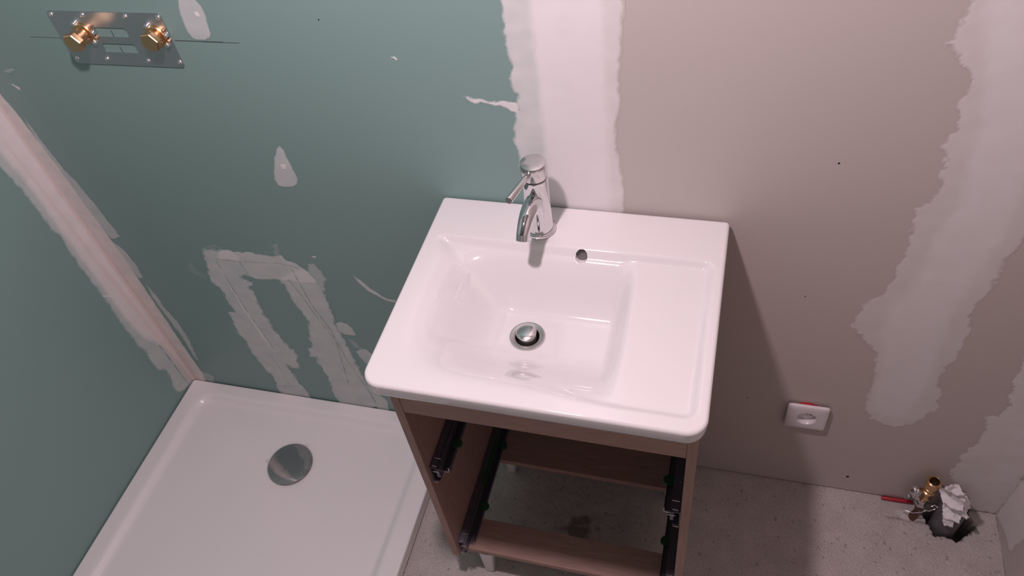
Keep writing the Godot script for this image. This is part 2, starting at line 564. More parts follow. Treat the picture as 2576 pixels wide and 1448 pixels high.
func floor_slab() -> void:
	var f := struct("floor", "bare dusty grey concrete floor", "floor")
	# fine relief where the floor shows; plain slabs elsewhere
	var x0 := -0.45
	var x1 := XR
	var z0 := -0.012
	var z1 := 0.95
	var step := 0.0035
	var nx := int((x1 - x0) / step)
	var nz := int((z1 - z0) / step)
	var hs := PackedFloat32Array()
	var cs := PackedColorArray()
	hs.resize((nx + 1) * (nz + 1)); cs.resize((nx + 1) * (nz + 1))
	for j in nz + 1:
		for i in nx + 1:
			var x := lerpf(x0, x1, float(i) / nx)
			var z := lerpf(z0, z1, float(j) / nz)
			var p := Vector2(x, z)
			var h := 0.0009 * noise_a.get_noise_2d(x * 45.0, z * 45.0) + 0.0012 * noise_b.get_noise_2d(x * 9.0, z * 9.0) - 0.0012
			var mottle := 0.5 + 0.5 * noise_b.get_noise_2d(x * 14.0 + 40.0, z * 14.0)
			var fine := noise_a.get_noise_2d(x * 160.0, z * 160.0)
			var c := Color(0.55, 0.50, 0.475).lerp(Color(0.66, 0.61, 0.58), mottle)
			c = c * (1.0 + 0.08 * fine)
			# dark pits and light crumbs
			var pit := noise_b.get_noise_2d(x * 95.0 + 9.0, z * 60.0)
			if pit > 0.62:
				c = c.lerp(Color(0.10, 0.085, 0.08), clampf((pit - 0.62) * 7.0, 0.0, 0.6))
				h -= 0.0008
			var crumb := noise_a.get_noise_2d(x * 70.0 + 21.0, z * 90.0 + 4.0)
			if crumb > 0.6:
				c = c.lerp(Color(0.72, 0.69, 0.68), clampf((crumb - 0.6) * 4.0, 0.0, 0.35))
				h += 0.0005
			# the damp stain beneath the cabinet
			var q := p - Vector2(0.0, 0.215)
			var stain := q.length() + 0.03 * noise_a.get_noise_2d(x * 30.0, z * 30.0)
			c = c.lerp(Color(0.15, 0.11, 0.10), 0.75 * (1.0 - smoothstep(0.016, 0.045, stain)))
			var near_wall := 1.0 - smoothstep(0.0, 0.03, z)
			if x > 0.62:
				c = c.lerp(Color(0.62, 0.58, 0.57), near_wall * 0.35)
			if x > 0.64 and x < 0.76:
				var gz := 0.0475 + 0.0015 * noise_b.get_noise_2d(x * 60.0, 3.0)
				var gr := (1.0 - smoothstep(0.001, 0.004, absf(z - gz))) * smoothstep(0.655, 0.67, x)
				h -= 0.004 * gr
				c = c.lerp(Color(0.2, 0.17, 0.16), gr * 0.6)
				var chip := 1.0 - smoothstep(0.006, 0.016, Vector2((x - 0.701) * 0.6, z - 0.036).length() + 0.006 * noise_a.get_noise_2d(x * 120.0, z * 120.0))
				c = c.lerp(Color(0.80, 0.77, 0.76), chip * 0.8)
			# broken-out pit round the drain pipe
			var w := p * S + Vector2(noise_a.get_noise_2d(x * 90.0, z * 90.0), noise_b.get_noise_2d(x * 90.0, z * 90.0)) * 0.006
			if x > 0.68:
				var d := sd_poly(w, P.pit)
				var g := smoothstep(-0.003, 0.007, d)
				h -= 0.085 * g
				c = c.lerp(Color(0.24, 0.215, 0.20), smoothstep(-0.004, 0.004, d) * 0.8)
			var id := j * (nx + 1) + i
			hs[id] = h
			cs[id] = c
	var vs := PackedVector3Array()
	var ns := PackedVector3Array()
	var ix := PackedInt32Array()
	for j in nz + 1:
		for i in nx + 1:
			var id := j * (nx + 1) + i
			vs.append(Vector3(lerpf(x0, x1, float(i) / nx), hs[id], lerpf(z0, z1, float(j) / nz)) * S)
			var gx := (hs[j * (nx + 1) + mini(i + 1, nx)] - hs[j * (nx + 1) + maxi(i - 1, 0)]) / (2 * step)
			var gz := (hs[mini(j + 1, nz) * (nx + 1) + i] - hs[maxi(j - 1, 0) * (nx + 1) + i]) / (2 * step)
			ns.append(Vector3(-gx, 1, -gz).normalized())
	for j in nz:
		for i in nx:
			var a := j * (nx + 1) + i
			ix.append_array([a, a + 1, a + nx + 2, a, a + nx + 2, a + nx + 1])
	var arr: Array = []
	arr.resize(Mesh.ARRAY_MAX)
	arr[Mesh.ARRAY_VERTEX] = vs
	arr[Mesh.ARRAY_NORMAL] = ns
	arr[Mesh.ARRAY_COLOR] = cs
	arr[Mesh.ARRAY_INDEX] = ix
	var mesh := ArrayMesh.new()
	mesh.add_surface_from_arrays(Mesh.PRIMITIVE_TRIANGLES, arr)
	put_mesh("concrete_surface", mesh, M.concrete, f)
	var plain := mat(0.525, 0.48, 0.455, 0.92)
	var b := Buf.new()
	b.box(Vector3((XL - 0.1 + x0) / 2, -0.06, z1 / 2), Vector3(x0 - XL + 0.1, 0.116, z1 + 0.1), 0.0005)
	b.box(Vector3((XL + XR) / 2, -0.06, (z1 + ZF) / 2 + 0.05), Vector3(XR - XL + 0.3, 0.116, ZF - z1 + 0.1), 0.0005)
	b.box(Vector3((XL + XR) / 2, -0.15, ZF / 2), Vector3(XR - XL + 0.3, 0.06, ZF + 0.3), 0.0005)
	put("concrete_slab", b, plain, f)


# ---------------------------------------------------------------- washbasin

func rrect(p: Vector2, c: Vector2, h: Vector2, r: float) -> float:   # distance inside a rounded rectangle
	var q := (p - c).abs() - h + Vector2(r, r)
	return -(Vector2(maxf(q.x, 0), maxf(q.y, 0)).length() + minf(maxf(q.x, q.y), 0.0) - r)


func smoother(t: float) -> float:
	t = clampf(t, 0.0, 1.0)
	return t * t * t * (t * (t * 6.0 - 15.0) + 10.0)


func half_width(z: float) -> float:
	var rf := 0.03
	var rb := 0.007
	if z > DB - rf:
		var s := z - (DB - rf)
		return AB - rf + sqrt(maxf(rf * rf - s * s, 0.0))
	if z < rb:
		var s := rb - z
		return AB - rb + sqrt(maxf(rb * rb - s * s, 0.0))
	return AB


func basin_height(x: float, z: float) -> float:
	var h := 0.0
	# rounded rim
	var d := minf(minf(rrect(Vector2(x, z), Vector2(0, DB / 2), Vector2(AB, DB / 2), 0.007), rrect(Vector2(x, z), Vector2(0, DB / 2 - 0.1), Vector2(AB, DB / 2 + 0.1), 0.03)), 1.0)
	var r := 0.0055
	if d < r:
		h -= r - sqrt(maxf(r * r - (r - maxf(d, 0.0)) * (r - maxf(d, 0.0)), 0.0))
	# the sunk part with its shelf at the right: crisp at the back and right, fading out to the left
	var s := rrect(Vector2(x, z), Vector2(-0.030, 0.2405), Vector2(0.266, 0.1495), 0.022)
	var soft := lerpf(0.017, 0.075, smoothstep(0.14, -0.1, x) * smoothstep(0.22, 0.34, z))
	h -= 0.0095 * smoother(s / soft) * smoother((x + AB - 0.014) / lerpf(0.03, 0.16, smoothstep(0.09, 0.2, z)))
	# the bowl: a long slope at the left, a steep side at the shelf
	var f := smoother((x + 0.240) / 0.172) * smoother((0.1215 + 0.012 * (z - 0.2) - x) / 0.042) * smoother((z - 0.090) / 0.10) * smoother((0.396 - z) / 0.16)
	h -= 0.078 * f
	var e := Vector2(x + 0.048, z - 0.221).length()
	h -= 0.03 * smoother((0.0235 - e) / 0.003)
	return h


func spread(lo: float, hi: float, step: float, extra: Array = []) -> Array:
	var a: Array = []
	for k in [0.0, 0.0003, 0.0009, 0.0018, 0.003, 0.0045, 0.006]:
		a.append(lo + k)
		a.append(hi - k)
	var n := int((hi - lo - 0.016) / step)
	for k in n + 1:
		a.append(lerpf(lo + 0.008, hi - 0.008, float(k) / n))
	a.append_array(extra)
	a.sort()
	return a


func washbasin() -> void:
	var t := thing("washbasin", "white ceramic washbasin with offset bowl and flat shelf, on open vanity", "washbasin", Vector3(0, HB, 0.003))
	t.rotation.y = -0.0061
	var b := Buf.new()
	var ex: Array = []
	var ez: Array = []
	for k in 42:
		ex.append((0.0085 + k * 0.0007) / AB)
	for k in 34:
		ez.append(0.0885 + k * 0.0009)
	for k in 14:
		ez.append(DB - 0.03 + 0.03 * sin(PI / 2 * k / 14.0))
	var tx := spread(-AB, AB, 0.0032)
	for k in tx.size():
		tx[k] = tx[k] / AB
	tx.append_array(ex)
	tx.sort()
	var tz := spread(0.0, DB, 0.0032, ez)
	var rows: Array = []
	var hole := Vector2(0.0218, 0.1045)
	for z in tz:
		var row: Array = []
		var w := half_width(z)
		for s in tx:
			var x: float = s * w
			var v := Vector3(x, basin_height(x, z), z)
			# the overflow, let into the back of the bowl
			var q := Vector2((x - hole.x) / 0.0100, (z - hole.y) / 0.0088)
			var into := smoother((1.0 - q.length()) / 0.13)
			if into > 0.0:
				v += Vector3(0, -0.010, -0.018) * into
			row.append(v)
		rows.append(row)
	for j in rows.size() - 1:
		for i in tx.size() - 1:
			b.quad(rows[j][i], rows[j][i + 1], rows[j + 1][i + 1], rows[j + 1][i], Vector3.UP, 1)
	# the outline, and the sides that go down from it
	var loop: Array = []
	for i in tx.size():
		loop.append(rows[0][i])
	for j in range(1, rows.size()):
		loop.append(rows[j][tx.size() - 1])
	for i in range(tx.size() - 2, -1, -1):
		loop.append(rows[rows.size() - 1][i])
	for j in range(rows.size() - 2, 0, -1):
		loop.append(rows[j][0])
	var prof := [[0.0, -0.0055], [0.0006, -0.014], [0.0012, -0.022], [0.0022, -0.0265], [0.005, -0.029], [0.011, -0.0298], [0.03, -0.03], [0.05, -0.03], [0.075, -0.0302], [0.088, -0.075], [0.12, -0.115], [0.19, -0.12]]
	var c := Vector3(0, 0, DB / 2)
	var n := loop.size()
	for k in prof.size() - 1:
		for i in n:
			var q: Array = []
			for m in [[i, k], [(i + 1) % n, k], [(i + 1) % n, k + 1], [i, k + 1]]:
				var v: Vector3 = loop[m[0]]
				var into := Vector3(clampf(v.x, -AB + 0.19, AB - 0.19) - v.x, 0, clampf(v.z, 0.19, DB - 0.19) - v.z)
				if absf(into.x) > 0.1895 or absf(into.z) > 0.1895:
					into = Vector3(clampf(into.x, -1, 1), 0, clampf(into.z, -1, 1))
				var off: float = prof[m[1]][0]
				var inner := inset(v, off)
				inner.y = minf(v.y, prof[m[1]][1]) if k == 0 and m[1] == 0 else prof[m[1]][1]
				q.append(inner)
			b.quad(q[0], q[1], q[2], q[3], (q[0] - c) * Vector3(1, 0, 1) + Vector3(0, -0.1 if k > 3 else 0.0, 0), 1)
	put("basin_body", b, M.ceramic, t)
	b = Buf.new()
	b.lathe(axis(Vector3(hole.x, basin_height(hole.x, hole.y) - 0.0045, hole.y - 0.0085), Vector3(0, 0.5, 0.87)), [Vector2(0.0090, 0.0), Vector2(0.0060, -0.003), Vector2(0.0, -0.004)], 32)
	put("overflow_hole", b, M.overflow, t)
	# the waste: flange, well and its pop-up plug
	var w := Node3D.new()
	w.name = "drain"
	w.position = Vector3(-0.048, -0.0864, 0.221) * S
	t.add_child(w, true)
	b = Buf.new()
	b.lathe(Transform3D(), [Vector2(0.0292, -0.0006), Vector2(0.0292, 0.0012), Vector2(0.0284, 0.0021), Vector2(0.0268, 0.0022), Vector2(0.0225, 0.0012), Vector2(0.0200, -0.0004), Vector2(0.0190, -0.003), Vector2(0.0186, -0.024)], 48)
	put("drain_flange", b, M.flange, w)
	b = Buf.new()
	b.lathe(Transform3D(Basis(), Vector3(0, -0.024, 0)), [Vector2(0.0186, 0.0), Vector2(0.0, 0.0)], 24)
	put("drain_well", b, M.dark, w)
	b = Buf.new()
	var tilt := Transform3D(Basis(Vector3.RIGHT, 0.05) * Basis(Vector3.BACK, 0.06), Vector3(-0.0015, 0.0085, -0.002))
	b.lathe(tilt, [Vector2(0, -0.004), Vector2(0.0150, -0.004), Vector2(0.0168, -0.0015), Vector2(0.0170, 0.0), Vector2(0.0164, 0.0014), Vector2(0.0140, 0.0026), Vector2(0.009, 0.0037), Vector2(0.0045, 0.0042), Vector2(0, 0.0044)], 40)
	put("drain_plug", b, M.chrome_satin, w)
	b = Buf.new()
	b.lathe(Transform3D(), [Vector2(0.0150, -0.022), Vector2(0.0150, 0.0045), Vector2(0.0, 0.0045)], 28)
	put("plug_body", b, M.flange, w)


func inset(v: Vector3, off: float) -> Vector3:
	var p := Vector2(v.x, v.z)
	var r := 0.03 if v.z > DB * 0.5 else 0.007
	var core := Vector2(clampf(p.x, -AB + r, AB - r), clampf(p.y, r, DB - r))
	var dir := (core - p)
	if dir.length() < 1e-6:
		return v
	dir = dir.normalized()
	if off <= r:
		p += dir * off
	else:
		# past the corner's radius the loops close in towards the middle
		var f := (off - r) / 0.2
		p = core.lerp(Vector2(0, DB / 2), clampf(f, 0, 1))
	return Vector3(p.x, v.y, p.y)


# ---------------------------------------------------------------- tap

func mixer_tap() -> void:
	var t := thing("mixer_tap", "chrome single lever mixer tap standing on the washbasin deck", "tap", Vector3(-0.0562, HB + 0.0002, 0.0615))
	var b := Buf.new()
	b.lathe(Transform3D(), [Vector2(0, 0), Vector2(0.0262, 0.0), Vector2(0.0268, 0.0015), Vector2(0.0258, 0.0042), Vector2(0.0235, 0.0056), Vector2(0.0222, 0.0058)], 48)
	put("base_ring", b, M.chrome, t)
	b = Buf.new()
	b.lathe(Transform3D(), [Vector2(0.0222, 0.0058), Vector2(0.0222, 0.010), Vector2(0.0218, 0.02), Vector2(0.0212, 0.06), Vector2(0.0209, 0.112), Vector2(0.0203, 0.1135), Vector2(0.0, 0.1135)], 48)
	put("tap_body", b, M.chrome, t)
	b = Buf.new()
	b.lathe(Transform3D(), [Vector2(0.0, 0.1148), Vector2(0.0203, 0.1148), Vector2(0.0209, 0.1158), Vector2(0.0209, 0.1405), Vector2(0.0204, 0.1416), Vector2(0.0190, 0.1421), Vector2(0.010, 0.1426), Vector2(0.0, 0.1427)], 48)
	put("tap_cap", b, M.chrome_satin, t)
	# lever: from the front of the cap, out and a little to the left
	b = Buf.new()
	b.tube([Vector3(-0.003, 0.130, 0.018), Vector3(-0.0045, 0.1325, 0.026), Vector3(-0.0075, 0.1360, 0.045), Vector3(-0.0135, 0.1455, 0.0945), Vector3(-0.0136, 0.1457, 0.0955)], [0.0042, 0.0047, 0.0053, 0.0059, 0.0050], 20)
	put("lever", b, M.chrome_satin, t)
	# spout: leaves the body under the cap, runs forward and turns down
	b = Buf.new()
	b.tube([Vector3(0, 0.072, 0.008), Vector3(0, 0.0775, 0.020), Vector3(-0.0005, 0.0805, 0.032), Vector3(-0.001, 0.0810, 0.043), Vector3(-0.0018, 0.0795, 0.055), Vector3(-0.0026, 0.0758, 0.067), Vector3(-0.0033, 0.0700, 0.077), Vector3(-0.0038, 0.0640, 0.0835)], [0.0150, 0.0150, 0.0149, 0.0148, 0.0143, 0.0134, 0.0124, 0.0118], 28, Vector2(0.90, 0.92), Vector3.UP, true)
	put("spout", b, M.chrome, t)
	b = Buf.new()
	var dir := Vector3(-0.0003, -0.0065, 0.0045).normalized()
	b.lathe(axis(Vector3(-0.0038, 0.0640, 0.0838), dir), [Vector2(0.0105, -0.002), Vector2(0.0107, 0.0005), Vector2(0.0107, 0.0075), Vector2(0.0100, 0.0085), Vector2(0.0088, 0.0085), Vector2(0.0086, 0.005), Vector2(0, 0.005)], 32)
	put("aerator", b, M.chrome, t)


# ---------------------------------------------------------------- vanity

func vanity_cabinet() -> void:
	var t := thing("vanity_cabinet", "open wooden vanity cabinet without drawers, with metal runners, under the washbasin", "cabinet", Vector3(0, 0, 0.003))
	t.rotation.y = -0.0061
	var top := HB - 0.0302
	var yc := 0.1113
	for s in [-1.0, 1.0]:
		var b := Buf.new()
		b.box(Vector3(s * 0.2315, (yc + top) / 2, 0.1853), Vector3(0.0152, top - yc, 0.3625), 0.0008)
		put("side_panel", b, M.wood_up, t)
	var b := Buf.new()
	b.box(Vector3(0, (0.668 + top) / 2, 0.3580), Vector3(0.4476, top - 0.668, 0.015), 0.0006)
	put("front_rail", b, M.wood, t)
	b = Buf.new()
	b.box(Vector3(0, yc + 0.0075, 0.3165), Vector3(0.4476, 0.015, 0.071), 0.0006)
	put("bottom_plank", b, M.wood, t)
	b = Buf.new()
	b.box(Vector3(0, yc + 0.0075, 0.088), Vector3(0.4476, 0.015, 0.093), 0.0006)
	put("bottom_plank", b, M.wood, t)
	b = Buf.new()
	b.box(Vector3(0, 0.70, 0.012), Vector3(0.4476, 0.12, 0.015), 0.0006)
	put("back_rail", b, M.wood, t)
	for k in [[-0.172, 0.336], [0.172, 0.336], [-0.185, 0.088], [0.185, 0.088]]:
		b = Buf.new()
		var lift := Transform3D(Basis(), Vector3(k[0], 0, k[1]))
		var inw: float = -signf(k[0]) * 0.006
		leg(b, lift, inw)
		put("leg", b, M.leg, t)
	for s in [-1.0, 1.0]:
		runner(t, s, 0.449)
		runner(t, s, 0.1345)


func leg(b: Buf, at: Transform3D, lean: float) -> void:
	# a tapered square foot with rounded corners
	var rings: Array = []
	for k in [[0.0, 0.0085, 0.0], [0.003, 0.0100, 0.0], [0.05, 0.0125, 0.3], [0.1075, 0.0165, 1.0], [0.1113, 0.0165, 1.0]]:
		var ring: Array = []
		for i in 24:
			var a := TAU * i / 24.0
			var d := Vector2(cos(a), sin(a))
			var m := pow(pow(absf(d.x), 5.0) + pow(absf(d.y), 5.0), -0.2)
			ring.append(at * Vector3(d.x * m * k[1] - lean * (1.0 - k[2]), k[0], d.y * m * k[1]))
		rings.append(ring)
	for k in rings.size() - 1:
		for i in 24:
			var j := (i + 1) % 24
			var mid: Vector3 = (rings[k][i] + rings[k][(i + 12) % 24]) * 0.5
			b.quad(rings[k][i], rings[k][j], rings[k + 1][j], rings[k + 1][i], rings[k][i] - mid, 1)
	for i in 24:
		var mid: Vector3 = (rings[0][0] + rings[0][12]) * 0.5
		b.tri(mid, rings[0][i], rings[0][(i + 1) % 24], Vector3.DOWN)


func runner(t: Node3D, s: float, y: float) -> void:
	var r := Node3D.new()
	r.name = numbered("drawer_runner", t)
	r.position = Vector3(s * 0.2238, y, 0) * S
	t.add_child(r, true)
	var i := -s        # towards the middle of the cabinet
	var b := Buf.new()
	b.box(Vector3(i * 0.001, 0.001, 0.192), Vector3(0.002, 0.048, 0.33), 0.0004)
	b.box(Vector3(i * 0.007, 0.0235, 0.192), Vector3(0.012, 0.002, 0.33), 0.0004)
	b.box(Vector3(i * 0.007, -0.0215, 0.192), Vector3(0.012, 0.002, 0.33), 0.0004)
	put("runner_track", b, M.runner, r)
	b = Buf.new()
	b.box(Vector3(i * 0.014, 0.007, 0.196), Vector3(0.007, 0.028, 0.322), 0.0012)
	b.box(Vector3(i * 0.0225, -0.010, 0.19), Vector3(0.012, 0.004, 0.30), 0.0008)
	b.box(Vector3(i * 0.0285, -0.006, 0.19), Vector3(0.0016, 0.012, 0.30), 0.0005)
	put("runner_slide", b, M.runner, r)
	for k in [[0.009, 0.0252, 0.352, 0.010, 0.0014, 0.003], [0.010, 0.0252, 0.336, 0.013, 0.0014, 0.0024], [0.0145, 0.021, 0.3605, 0.012, 0.0016, 0.0026], [0.0225, -0.007, 0.3425, 0.013, 0.0016, 0.0026], [0.0285, 0.0, 0.341, 0.0018, 0.010, 0.004], [0.006, -0.0205, 0.3595, 0.010, 0.0016, 0.0022]]:
		b = Buf.new()
		b.box(Vector3(i * k[0], k[1], k[2]), Vector3(k[3], k[4], k[5]), 0.0004)
		put("runner_clip", b, M.runner_bright, r)
	for z in [0.06, 0.14, 0.235, 0.30]:
		b = Buf.new()
		b.lathe(axis(Vector3(i * 0.006, 0.0246, z), Vector3.UP), [Vector2(0.0016, 0), Vector2(0.0014, 0.0008), Vector2(0, 0.001)], 10)
		put("runner_screw", b, M.runner_bright, r)
	for z in ([0.285] if y > 0.3 else [0.10, 0.255]):
		b = Buf.new()
		b.lathe(axis(Vector3(i * 0.0265, -0.004, z), Vector3.UP), [Vector2(0, -0.003), Vector2(0.0098, -0.003), Vector2(0.0105, -0.002), Vector2(0.0105, 0.002), Vector2(0.0098, 0.003), Vector2(0, 0.0032)], 24)
		put("roller", b, M.runner_green, r)
	if y < 0.3:
		b = Buf.new()
		b.box(Vector3(i * 0.0155, 0.0225, 0.16), Vector3(0.009, 0.003, 0.12), 0.0008)
		put("latch_bar", b, M.runner_green, r)


# ---------------------------------------------------------------- shower tray

func tray_height(x: float, z: float, lo: Vector2, hi: Vector2) -> float:
	var h := 0.0
	var r := 0.004
	var d := rrect(Vector2(x, z), (lo + hi) / 2, (hi - lo) / 2, 0.006)
	if d < r:
		h -= r - sqrt(maxf(r * r - (r - maxf(d, 0.0)) * (r - maxf(d, 0.0)), 0.0))
	var in_lo := lo + Vector2(0.040, 0.030)
	var in_hi := hi - Vector2(0.040, 0.040)
	var s := rrect(Vector2(x, z), (in_lo + in_hi) / 2, (in_hi - in_lo) / 2, 0.05)
	h -= 0.013 * smoother(s / 0.028)
	# a slight fall towards the waste
	var e := Vector2(x + 0.7455, z - 0.195).length()
	h -= 0.006 * clampf(s / 0.2, 0.0, 1.0) * clampf(1.0 - e / 0.5, 0.0, 1.0)
	return h


func shower_tray() -> void:
	var t := thing("shower_tray", "white square shower tray with low rim in the green corner", "shower tray", Vector3(0, YT, 0))
	var lo := Vector2(XL + 0.0025, 0.0025)
	var hi := Vector2(-0.3723, 0.764)
	var b := Buf.new()
	var tx := spread(lo.x, hi.x, 0.006)
	var tz := spread(lo.y, hi.y, 0.006)
	var rows: Array = []
	for z in tz:
		var row: Array = []
		for x in tx:
			row.append(Vector3(x, tray_height(x, z, lo, hi), z))
		rows.append(row)
	for j in rows.size() - 1:
		for i in tx.size() - 1:
			b.quad(rows[j][i], rows[j][i + 1], rows[j + 1][i + 1], rows[j + 1][i], Vector3.UP, 1)
	var m := tx.size() - 1
	var k := rows.size() - 1
	var d := Vector3(0, -YT + 0.0035 + 0.004, 0)
	for j in k:
		b.quad(rows[j][m], rows[j + 1][m], rows[j + 1][m] + d, rows[j][m] + d, Vector3.RIGHT, 2)
		b.quad(rows[j][0], rows[j + 1][0], rows[j + 1][0] + d, rows[j][0] + d, Vector3.LEFT, 3)
	for i in m:
		b.quad(rows[0][i], rows[0][i + 1], rows[0][i + 1] + d, rows[0][i] + d, Vector3.FORWARD, 4)
		b.quad(rows[k][i], rows[k][i + 1], rows[k][i + 1] + d, rows[k][i] + d, Vector3.BACK, 5)
	b.quad(rows[0][0] + d, rows[0][m] + d, rows[k][m] + d, rows[k][0] + d, Vector3.DOWN)
	put("tray_body", b, M.acrylic, t)
	b = Buf.new()
	b.box(Vector3((lo.x + hi.x) / 2, -YT + 0.0015, (lo.y + hi.y) / 2), Vector3(hi.x - lo.x - 0.02, 0.0038, hi.y - lo.y - 0.02), 0.0005)
	put("tray_foot", b, M.dark, t)
	var w := Node3D.new()
	w.name = "drain_cover"
	w.position = Vector3(-0.7445, -0.0140, 0.1945) * S
	t.add_child(w, true)
	b = Buf.new()
	b.lathe(Transform3D(), [Vector2(0.050, -0.003), Vector2(0.050, 0.0035), Vector2(0.0560, 0.0042), Vector2(0.0573, 0.0052), Vector2(0.0573, 0.0064), Vector2(0.0563, 0.0074), Vector2(0.050, 0.0085), Vector2(0.040, 0.0095), Vector2(0.025, 0.0103), Vector2(0.012, 0.0106), Vector2(0, 0.0107)], 72)
	put("cover_plate", b, M.cover, w)
	# protective film left on the cover, loose and creased at its edge
	b = Buf.new()
	var rings: Array = []
	for q in [0.0, 0.016, 0.03, 0.038, 0.042, 0.0445, 0.047, 0.0495, 0.052, 0.0545, 0.0572, 0.0588]:
		var ring: Array = []
		for i in 144:
			var a := TAU * i / 144.0
			var rr: float = q
			if q > 0.058 and (absf(angle_difference(a, PI * 0.98)) < 0.12 or absf(angle_difference(a, -PI * 0.38)) < 0.1):
				rr += 0.010 * (1.0 - absf(angle_difference(a, PI * 0.98)) / 0.12) if absf(angle_difference(a, PI * 0.98)) < 0.12 else 0.005
			var y := 0.0116 - 0.0031 * pow(q / 0.0572, 2.0)
			y += 0.0024 * smoother((q - 0.040) / 0.008) * (0.45 + noise_a.get_noise_2d(cos(a) * q * 150.0, sin(a) * q * 150.0))
			ring.append(Vector3(cos(a) * rr, y, sin(a) * rr))
		rings.append(ring)
	for q in rings.size() - 1:
		for i in 144:
			b.quad(rings[q][i], rings[q][(i + 1) % 144], rings[q + 1][(i + 1) % 144], rings[q + 1][i], Vector3.UP, 1)
	put("protective_film", b, M.film, w)


# ---------------------------------------------------------------- shower valve plate

func mounting_plate() -> void:
	var c := Vector2(-0.7765, 1.1000)
	var t := thing("mounting_plate", "grey galvanised wall plate with two brass pipe outlets on green board", "mounting plate", Vector3(c.x, c.y, 0))
	var hx := 0.1110
	var hy := 0.0493
	var r := 0.006
	var slots := [[Vector2(-0.0330, 0.0040), Vector2(0.0310, 0.0215)], [Vector2(-0.0338, -0.0255), Vector2(0.0328, -0.0080)]]
	var b := Buf.new()
	# three strips that meet at the middles of the two slots
	var y1: float = (slots[0][0].y + slots[0][1].y) / 2
	var y2: float = (slots[1][0].y + slots[1][1].y) / 2
	var z0 := 0.0004
	var z1 := 0.0022
	var o := PackedVector2Array()
	o.append_array([Vector2(-hx, y1)])
	o.append_array(slot_half(slots[0], true))
	o.append_array([Vector2(hx, y1)])
	o.append_array(arc(Vector2(hx - r, hy - r), r, 0, PI / 2))
	o.append_array(arc(Vector2(-hx + r, hy - r), r, PI / 2, PI))
	b.slab(o, z0, z1)
	o = PackedVector2Array()
	o.append(Vector2(-hx, y2))
	o.append_array(slot_half(slots[1], true))
	o.append(Vector2(hx, y2))
	o.append(Vector2(hx, y1))
	var lower := slot_half(slots[0], false)
	lower.reverse()
	o.append_array(lower)
	o.append(Vector2(-hx, y1))
	b.slab(o, z0, z1)
	o = PackedVector2Array()
	o.append_array(arc(Vector2(-hx + r, -hy + r), r, PI, PI * 1.5))
	o.append_array(arc(Vector2(hx - r, -hy + r), r, PI * 1.5, TAU))
	o.append(Vector2(hx, y2))
	lower = slot_half(slots[1], false)
	lower.reverse()
	o.append_array(lower)
	o.append(Vector2(-hx, y2))
	b.slab(o, z0, z1)
	put("plate", b, M.steel, t)
	for p in [Vector2(-0.1025, 0.0435), Vector2(-0.0395, 0.0437), Vector2(0.0440, 0.0430), Vector2(0.1065, 0.0430), Vector2(-0.1015, -0.0390), Vector2(-0.0385, -0.0377), Vector2(0.0452, -0.0380), Vector2(0.1070, -0.0385)]:
		b = Buf.new()
		var at := axis(Vector3(p.x, p.y, 0.002), Vector3.BACK)
		b.lathe(at, [Vector2(0.0043, 0), Vector2(0.0041, 0.0014), Vector2(0.0031, 0.0028), Vector2(0.0019, 0.0032), Vector2(0.0014, 0.0010), Vector2(0, 0.0008)], 16)
		put("screw", b, M.screw, t)
	for k in [[-0.0555, 0.0105, 0.0355], [0.0875, 0.0100, 0.0245]]:
		outlet(t, Vector3(k[0], k[1], 0.0022), k[2])


func arc(c: Vector2, r: float, a0: float, a1: float) -> PackedVector2Array:
	var o := PackedVector2Array()
	for k in 7:
		var a := lerpf(a0, a1, k / 6.0)
		o.append(c + Vector2(cos(a), sin(a)) * r)
	return o


func slot_half(s: Array, upper: bool) -> PackedVector2Array:   # from the slot's left middle to its right middle
	var r := 0.005
	var lo: Vector2 = s[0]
	var hi: Vector2 = s[1]
	var o := PackedVector2Array([Vector2(lo.x, (lo.y + hi.y) / 2)])
	if upper:
		o.append_array(arc(Vector2(lo.x + r, hi.y - r), r, PI, PI / 2))
		o.append_array(arc(Vector2(hi.x - r, hi.y - r), r, PI / 2, 0))
	else:
		o.append_array(arc(Vector2(lo.x + r, lo.y + r), r, PI, PI * 1.5))
		o.append_array(arc(Vector2(hi.x - r, lo.y + r), r, PI * 1.5, TAU))
	o.append(Vector2(hi.x, (lo.y + hi.y) / 2))
	return o


